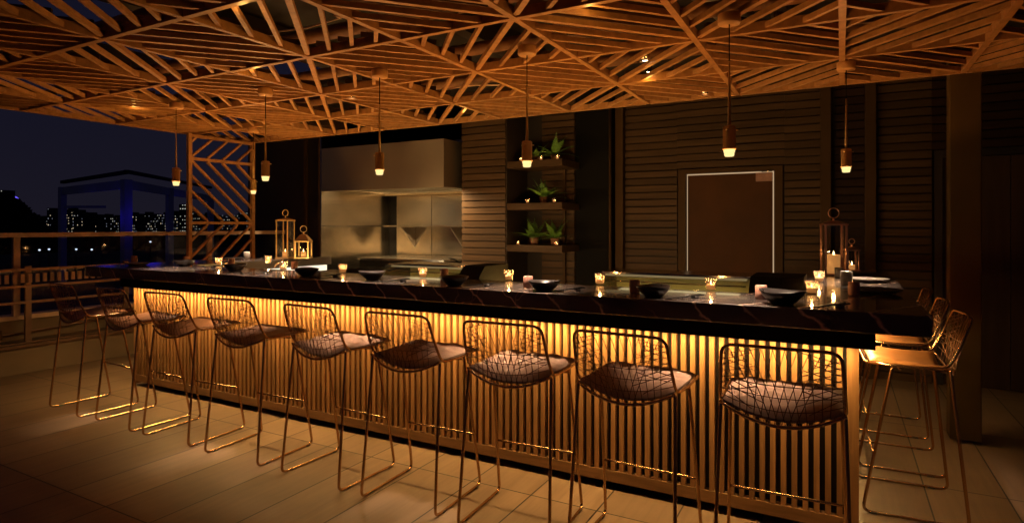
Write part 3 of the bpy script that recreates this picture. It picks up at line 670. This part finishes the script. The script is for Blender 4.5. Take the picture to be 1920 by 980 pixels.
def make_bowl(label):
    o = thing('dark_bowl', label, 'bowl', (0, 0, C))
    n = 40; prof = [(0, 0), (.045, 0), (.052, .004), (.088, .036), (.104, .060), (.100, .060), (.083, .037), (.05, .010), (0, .007)]
    mb = MB(); mb.lathe(prof, n); vs2 = []
    for (x, y, z) in mb.v:
        a = math.atan2(y, x); r = math.hypot(x, y)
        if r > 1e-5: k = 1+.05*math.cos(3*a+.5); x, y = x*k, y*k*.95; z = z+.004*(r/.11)**2*math.cos(2*a)
        vs2.append((x, y, max(z, 0)))
    mb.v = vs2; mb.build('body', 'ceramic_dark', o); return o
bowls = [(347, 499, 'wide dark bowl near the left corner of the bar'), (440, 508, 'dark bowl right of the left corner candle'), (575, 517, 'dark shaded bowl in front of the lit inner panel'), (699, 524, 'dark bowl with pale inside behind the fifth stool'),
         (851, 535, 'dark bowl with flared rim before the left display case'), (1020, 545, 'dark bowl in the bright pool of light at the centre'), (1226, 556, 'dark bowl before the right display case'), (1467, 570, 'nearest large dark bowl at the right end of the front')]
bw = None
for i, (u, v, lab) in enumerate(bowls):
    x, y = at(u, v)
    if bw is None: bw = make_bowl(lab); bw.location = (x, y, C); bw.scale = (.84, .84, .9); bw['group'] = 'dark bowls on the front counter'
    else: dup(bw, (x, y, C), i*1.3, lab, 'dark bowls on the front counter').scale = [(.84, .84, .9), (.95, .95, 1)][i == 7]
def make_plate(label, m, r, loc):
    o = thing('plate', label, 'plate', loc)
    MB().lathe([(0, 0), (r*.6, 0), (r*.95, .016), (r, .022), (r*.96, .022), (r*.6, .008), (0, .006)], 36).build('body', m, o); return o
for (u, v, m_, r, lab) in [(258, 497, 'ceramic_pale', .10, 'flat pale plate at the far left corner of the bar'), (438, 487, 'ceramic_dark', .10, 'flat dark plate on the left return beside the screen'),
                           (1628, 528, 'ceramic_pale', .115, 'pale rimmed plate at the back of the right return'), (1640, 549, 'ceramic_dark', .125, 'dark plate nearest on the right return'), (1612, 516, 'ceramic_dark', .11, 'dark plate behind the pale plate on the right return')]:
    x, y = at(u, v); make_plate(lab, m_, r, (x, y, C))
def make_sticks(label):
    o = thing('chopsticks', label, 'chopsticks', (0, 0, C))
    MB().tube([(-.11, .005, .004), (.10, -.012, .016)], [.002, .0035], 6).build('stick', 'black', o); MB().tube([(-.11, -.006, .004), (.10, .012, .016)], [.002, .0035], 6).build('stick', 'black', o)
    MB().lathe([(0, 0), (.016, 0), (.020, .006), (.012, .011), (0, .0115)], 12, (.06, 0, 0)).build('stick_rest', 'ceramic_dark', o); return o
st = None
for i, (u, v, lab) in enumerate([(385, 502, 'black chopsticks right of the wide bowl near the left corner'), (482, 513, 'black chopsticks left of the lit inner panel'), (612, 519, 'black chopsticks in front of the lit inner panel'), (738, 528, 'black chopsticks right of the bowl behind the fifth stool'),
                                 (895, 537, 'black chopsticks beside the flared bowl'), (1065, 546, 'black chopsticks in the bright pool of light at the centre'), (1285, 560, 'black chopsticks before the right display case'), (1553, 577, 'black chopsticks nearest the right corner of the bar')]):
    x, y = at(u, v); a = .9+random.uniform(-.15, .15)
    if st is None: st = make_sticks(lab); st.location = (x, y, C); st.rotation_euler.z = a; st['group'] = 'chopsticks laid on the bar'
    else: dup(st, (x, y, C), a, lab, 'chopsticks laid on the bar')

# ---------------------------------------------------------------- lanterns
def lantern(name, label, loc, wd, h, m, roof='flat', ring=True, rz=0, candle=.10, cr_=.035, fr=.006):
    t = thing(name, label, 'lantern', loc, rz); k = wd/2
    MB().box(-k-.006, k+.006, -k-.006, k+.006, 0, .012).build('base', m, t, bevel=.003)
    for sx2 in (-1, 1):
        for sy2 in (-1, 1): MB().box(sx2*k-fr*(sx2 > 0)*2, sx2*k+fr*(sx2 < 0)*2, sy2*k-fr*(sy2 > 0)*2, sy2*k+fr*(sy2 < 0)*2, .0125, h).build('corner_post', m, t)
    g = MB()
    for (a, b_, c2, d2) in ((-k, -k, k, -k), (k, -k, k, k), (k, k, -k, k), (-k, k, -k, -k)):
        dx, dy = (c2-a)*.06, (d2-b_)*.06; ins_ = .965
        g.add([((a+dx)*ins_, (b_+dy)*ins_, .014), ((c2-dx)*ins_, (d2-dy)*ins_, .014), ((c2-dx)*ins_, (d2-dy)*ins_, h-.002), ((a+dx)*ins_, (b_+dy)*ins_, h-.002)], [(0, 1, 2, 3)])
    g.build('glass_pane', 'glass', t)
    top_ = MB(); rk = k+.004
    pts = [(rk, h), (rk, h+.012), (rk*.42, h+(.03 if roof == 'flat' else .075)), (rk*.2, h+(.034 if roof == 'flat' else .085)), (.001, h+(.036 if roof == 'flat' else .087))]
    vs_ = []; fs = []
    for r_, z in pts: vs_ += [(-r_, -r_, z), (r_, -r_, z), (r_, r_, z), (-r_, r_, z)]
    for i in range(len(pts)-1):
        for j in range(4): fs.append((i*4+j, i*4+(j+1) % 4, (i+1)*4+(j+1) % 4, (i+1)*4+j))
    fs.append((3, 2, 1, 0)); top_.add(vs_, fs).build('roof', m, t)
    zt = pts[-1][1]; rr_ = wd*.24
    MB().tube([(0, 0, zt-.01), (0, 0, zt+.02)], .008, 8).build('neck', m, t)
    MB().tube([(rr_*math.cos(R(a)), 0, zt+.016+rr_+rr_*math.sin(R(a))) for a in range(0, 360, 15)], .0035, 6, closed=True).build('ring_handle', m, t)
    if candle:
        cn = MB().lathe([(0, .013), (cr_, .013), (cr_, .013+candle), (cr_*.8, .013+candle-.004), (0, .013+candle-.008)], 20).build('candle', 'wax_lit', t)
        MB().lathe([(0, .013+candle-.006), (.005, .013+candle), (.006, .013+candle+.008), (.003, .013+candle+.02), (0, .013+candle+.030)], 10).build('flame', 'flame', cn)
        lamp('POINT', 'lantern_light', (loc[0], loc[1], loc[2]+.013+candle+.016), 1.5 if cr_ > .04 else .2, FL, shadow_soft_size=.008)
    return t
x, y = at(1563, 515); lantern('copper_lantern', 'tall copper framed glass lantern with thick lit pillar candle on the right return', (x, y, C), .145, .35, 'lantern_copper', rz=.25, candle=.13, cr_=.042)
x, y = at(1597, 508); lantern('copper_lantern', 'small copper lantern with ring handle right of the tall one', (x, y, C), .085, .155, 'lantern_copper', rz=.3, candle=.035, cr_=.022, fr=.004)
x, y = at(535, 484); lantern('dark_lantern', 'tall dark framed glass lantern at the end of the left return', (x, y, C), .14, .40, 'copper_dk', rz=.3, candle=.06, cr_=.03, fr=.005)
x, y = at(569, 484); lantern('brass_lantern', 'shorter brass lantern with pyramid roof beside the steel kitchen edge', (x, y, C), .145, .175, 'gold', roof='pyr', rz=.55, candle=.06, cr_=.028)

# ---------------------------------------------------------------- ferns
def fern(label, loc, s, n, seed):
    r = random.Random(seed); t = thing('potted_fern', label, 'plant', loc)
    MB().lathe([(0, 0), (.035*s, 0), (.048*s, .07*s), (.044*s, .07*s), (.04*s, .06*s), (0, .06*s)], 18).build('pot', 'pot', t)
    mb = MB()
    for k in range(n):
        a = 2*math.pi*k/n+r.uniform(-.3, .3); ln = s*r.uniform(.16, .26); el = r.uniform(.35, 1.3)
        pts = []
        for i in range(13):
            q = i/12; rr = ln*q*math.cos(el)*(1+.25*q); zz = .065*s+ln*q*math.sin(el)-ln*.45*q*q*(1.4-el)
            pts.append(Vector((rr*math.cos(a), rr*math.sin(a), max(zz, .01))))
        mb.tube(pts, .0012*s, 3, cap=False)
        sd = Vector((-math.sin(a), math.cos(a), 0))
        for i in range(2, 13):
            q = i/12; lw = s*.052*math.sin(min(1, q*1.25)*math.pi)**.7*(1-.45*q)+.004; fw = (pts[i]-pts[i-1])
            for sg in (-1, 1):
                tip = pts[i]+sd*sg*lw+fw*1.2+Vector((0, 0, -lw*.25)); o1 = pts[i]-fw*.42; o2 = pts[i]+fw*.42; md = (pts[i]+tip)/2+Vector((0, 0, .002))
                mb.add([o1, md-fw*.4, tip, md+fw*.45, o2], [(0, 1, 2, 3, 4)])
    mb.build('fronds', 'leaf', t)
fern('upright green fern at the right of the top niche shelf', (-2.83, 6.20, 2.145), 1.05, 15, 1)
fern('dark fern behind the pendant lamp on the top niche shelf', (-3.07, 6.22, 2.145), .9, 12, 2)
fern('single upright fern on the middle niche shelf', (-2.97, 6.2, 1.672), 1.05, 15, 3)
fern('spreading fern at the left of the lowest niche shelf', (-3.08, 6.18, 1.203), 1.15, 18, 4)
fern('spreading fern at the right of the lowest niche shelf', (-2.82, 6.18, 1.203), 1.1, 16, 5)

# ---------------------------------------------------------------- parapet and railings at the left
pa = thing('parapet', 'low beige panelled parapet along the left edge of the terrace', 'parapet', (-6.9, 0, 0))
mb = MB()
for k in range(8): mb.box(-.16, 0, -2.5+k*1.28, -2.5+k*1.28+1.272, 0, .255)
mb.build('lower_panel', 'paint_wall', pa)
MB().box(-.2, .05, -2.5, 7.6, .257, .285).box(-.2, .03, -2.5, 7.6, .290, .302).build('ledge', 'railmetal', pa)
MB().box(-.30, -.20, -2.5, 7.6, 0, .50).build('upper_wall', 'paint_wall', pa)
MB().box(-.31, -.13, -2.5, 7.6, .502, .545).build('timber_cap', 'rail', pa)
MB().tube([(-.1, -2.5, .36), (-.1, 2.4, .36), (-.1, 3.3, .40), (-.1, 3.8, .44)], .009, 8).build('pipe', 'railmetal', pa)
MB().box(-.12, -.05, 2.55, 2.66, .30, .40).box(-.12, -.05, 2.62, 2.69, .34, .43).build('valve', 'brown', pa)
rl = thing('guard_railing', 'timber topped glass balustrade above the parapet', 'railing', (-7.0, 0, 0))
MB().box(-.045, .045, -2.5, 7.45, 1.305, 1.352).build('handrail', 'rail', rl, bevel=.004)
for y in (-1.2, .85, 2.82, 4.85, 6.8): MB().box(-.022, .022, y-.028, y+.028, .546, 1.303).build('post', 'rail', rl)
for y0, y1 in ((-1.17, .82), (.88, 2.79), (2.85, 4.82), (4.88, 6.77)): MB().box(-.004, .004, y0, y1, .60, 1.29).build('glass_pane', 'glass_rail', rl)
r2 = thing('inner_pipe_railing', 'brown metal railing with slatted band in front of the glass balustrade', 'railing', (-6.88, 0, 0))
for z in (.998, .838, .685): MB().box(-.015, .015, -2.5, 3.8, z-.012, z+.012).build('rail', 'railmetal', r2)
for y in (.85, 2.88, 3.79): MB().box(-.045, -.016, y-.025, y+.025, .303, 1.03).build('post', 'railmetal', r2)
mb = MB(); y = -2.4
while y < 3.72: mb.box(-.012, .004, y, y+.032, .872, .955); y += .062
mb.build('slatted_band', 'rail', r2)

# ---------------------------------------------------------------- neighbouring roof with blue-lit pergola
def pt(u, d): t = (u-960)/1130; return d*(-math.sin(R(28.6))+math.cos(R(28.6))*t), d*(math.cos(R(28.6))+math.sin(R(28.6))*t)
x0, y0 = pt(200, 24)
nb = MB().box(-60, -14, -5, 45, -30, -.9).build('neighbouring_building', 'roofing'); tag(nb, 'flat roofed neighbouring building carrying the blue lit pergola', 'building')
pg = thing('blue_lit_pergola', 'tall white pergola frame lit deep blue on the neighbouring roof', 'pergola', (0, 0, 0))
P = [pt(237, 20.5), pt(117, 24.5), pt(318, 25), pt(395, 31), pt(200, 30)]
for i, (x, y) in enumerate(P[:4]):
    q = .13 if i == 0 else .11; MB().box(x-q, x+q, y-q, y+q, -.9, 3.0).build('post', 'blue', pg)
for a, b_ in ((0, 1), (0, 2), (2, 3)):
    MB().bar((*P[a], 2.84), (*P[b_], 2.84), .12, .30).build('beam', 'blue', pg)
MB().bar((*P[1], 3.2), (P[0][0], P[0][1], 3.25), .15, .12).bar((P[0][0], P[0][1], 3.27), (*P[3], 3.4), .15, .12).build('roof_edge', 'city', pg)
MB().bar((*P[1], 2.2), (P[1][0]+1.6, P[1][1]+.8, 2.2), .1, .1).build('bracket', 'blue', pg)
BL = (.03, .01, 1)
for (u, d, pw) in ((200, 20.5, 60), (285, 20.5, 60), (150, 22, 40), (360, 26, 60)):
    x, y = pt(u, d); lamp('POINT', 'blue_flood', (x, y, 1.7), pw*.04, BL, shadow_soft_size=.3, specular_factor=0)
for i, (u, d, z, lab) in enumerate([(74, 26, .35, 'pair of small white deck lights seen left through the glass'), (92, 26, .38, 'small white deck light beside the leftmost pair'), (143, 27, .34, 'small white deck light under the pergola beam'), (172, 27, .33, 'paired white deck light left of the middle post'),
                                    (277, 22, -.35, 'warm deck light above the left corner of the bar'), (283, 22, -.28, 'second warm deck light above the bar corner'), (282, 30, .6, 'small yellow deck light right of the pergola post')]):
    x, y = pt(u, d); t = thing('deck_light', lab, 'lamp', (x, y, -.9)); MB().tube([(0, 0, 0), (0, 0, z+.9)], .03, 6).build('pole', 'city', t)
    MB().lathe([(0, z+.9), (.045, z+.92), (.045, z+.96), (0, z+.98)], 8).build('bulb', emit('deck bulb%d' % i, (1, .8, .6) if i in (4, 5) else (.8, .9, 1), 1.6), t)
# trees
tr = MB(); rt = random.Random(5)
for k in range(2600):
    a = rt.random(); u = -60+175*a+rt.gauss(0, 8); top = 12.5*(1-((u+10)/110)**2) if u < 100 else 0
    if top <= 0: continue
    d = 110+rt.uniform(-12, 12); x, y = pt(u, d); z = -6+(top*.62+5)*math.sqrt(rt.random())
    s = rt.uniform(.25, .8); n1 = Vector((rt.gauss(0, 1), rt.gauss(0, 1), rt.gauss(0, 1))).normalized(); n2 = n1.orthogonal().normalized(); c = Vector((x, y, z))
    tr.add([c-n1*s-n2*s*.6, c+n1*s-n2*s*.5, c+n1*s*.7+n2*s, c-n1*s*.6+n2*s*.8], [(0, 1, 2, 3)])
for k in range(5):
    x, y = pt(-40+k*28, 112); tr.tube([(x, y, -30), (x, y, -2)], [.8, .3], 6)
    tr.lathe([(0, -14), (4.5, -10), (5.2, -4), (3.6, 1.0-.6*k), (0, 3.0-1.1*k)], 10, (x, y, 0))
tag(tr.build('dark_trees', 'tree'), 'black mass of trees at the left edge before the skyline', 'trees', kind='stuff')
# skyline
rb = random.Random(21)
def tower(u, d, wpx, vtop, label, group, wins=('win_warm', 'win_dim', 'win_cool'), dens=.16, name='city_building'):
    x, y = pt(u, d); hgt = 1.414+(424-vtop)*d/1130; wd = wpx*d/1130; dp = wd*.8
    t = thing(name, label, 'building', (x, y, -30), R(28.6)+rb.uniform(-.25, .25))
    MB().box(-wd/2, wd/2, -dp/2, dp/2, 0, hgt+30).build('tower_block', 'city', t)
    if wd > 12: MB().box(-wd/5, wd/6, -dp/4, dp/4, hgt+30.01, hgt+33).build('roof_plant', 'city', t)
    for wn in wins:
        st_ = 3.4; z = max(2, 30-d*.012); cw = max(2.0, d*.0026)
        while z < hgt+29:
            x_ = -wd/2+1
            while x_+cw*.6 < wd/2:
                if rb.random() < dens/len(wins)*1.2: MB().box(x_, x_+cw*rb.uniform(.22, .42), -dp/2-.12, -dp/2-.02, z, z+rb.uniform(.6, 1.3)*d/800).build('lit_window', wn, t)
                x_ += cw
            z += max(st_, d*.0042)
    return t
g = 'distinct towers of the skyline'; g2 = 'dim nondescript blocks of the skyline'
tower(9, 520, 24, 357, 'tall lit residential tower at the far left edge of the skyline', g, ('win_warm', 'win_cool'), .45)
tw = tower(24, 600, 18, 378, 'short tower with glowing violet crown behind the dark trees', g, ('win_warm',), .2)
MB().lathe([(5.5, 0), (5, 3), (3, 5), (0, 6)], 12, (0, 0, 30+1.4+(424-378)*600/1130)).build('lit_crown', 'win_blue', tw)
tower(99, 650, 14, 390, 'slim dark tower left of the blue pergola with scattered lights', g, ('win_warm', 'win_dim'), .3)
t_ = tower(346, 560, 15, 383, 'narrow tower with bright lit top floors beside the slatted screen', g, ('win_cool',), .55)
tower(241, 800, 9, 387, 'thin tower just right of the middle pergola post', g, ('win_warm',), .3)
tower(58, 480, 22, 402, 'low building with bright warm roof sign lights by the trees', g, ('win_warm',), .25)
tower(138, 760, 30, 393, 'wide building with bright top floor behind the pergola', g, ('win_warm', 'win_cool'), .35)
zones = [(0, 'left of the blue pergola'), (122, 'between the left and middle pergola posts'), (232, 'between the middle and right pergola posts'), (322, 'between the right pergola post and the slatted screen'), (362, 'seen through the slatted screen')]
words = ['first', 'second', 'third', 'fourth', 'fifth', 'sixth', 'seventh', 'eighth', 'ninth', 'tenth']; cnt = {}
u = 78
while u < 470:
    wp = rb.uniform(12, 30); uc = u+wp/2; z = [q for q in zones if q[0] <= uc][-1][1]; cnt[z] = cnt.get(z, -1)+1
    tower(uc, rb.uniform(650, 1200), wp, rb.uniform(399, 412), 'dark city block, %s from the left %s' % (words[cnt[z]], z), g2, dens=.35); u += wp*.62
far = MB(); fw = MB(); u = -60
while u < 480:
    wp = rb.uniform(30, 60); d = rb.uniform(1500, 2200); x, y = pt(u+wp/2, d); hh = 1.414+(424-rb.uniform(401, 409))*d/1130; wd = wp*d/2260
    far.box(x-wd, x+wd, y-wd*.6, y+wd*.6, -30, hh); u += wp*.8
    for k in range(26):
        xx = x+rb.uniform(-wd, wd)*.95; zz = rb.uniform(2, hh-3); fw.box(xx, xx+rb.uniform(1.5, 3.5), y-wd*.6-.6, y-wd*.6-.1, zz, zz+rb.uniform(1.5, 3))
ds = far.build('distant_skyline', 'city'); tag(ds, 'faint farthest mass of the city skyline along the horizon', 'skyline', kind='stuff')
fw.build('lit_windows', 'win_dim', ds)
ds.children[0]['kind'] = 'stuff'
for o in list(col.objects):
    if o.get('category') == 'building':
        n_ = len([c for c in o.children if c.name.startswith('lit_window')])
        if n_ > 100: print('MANY', o.name, n_)
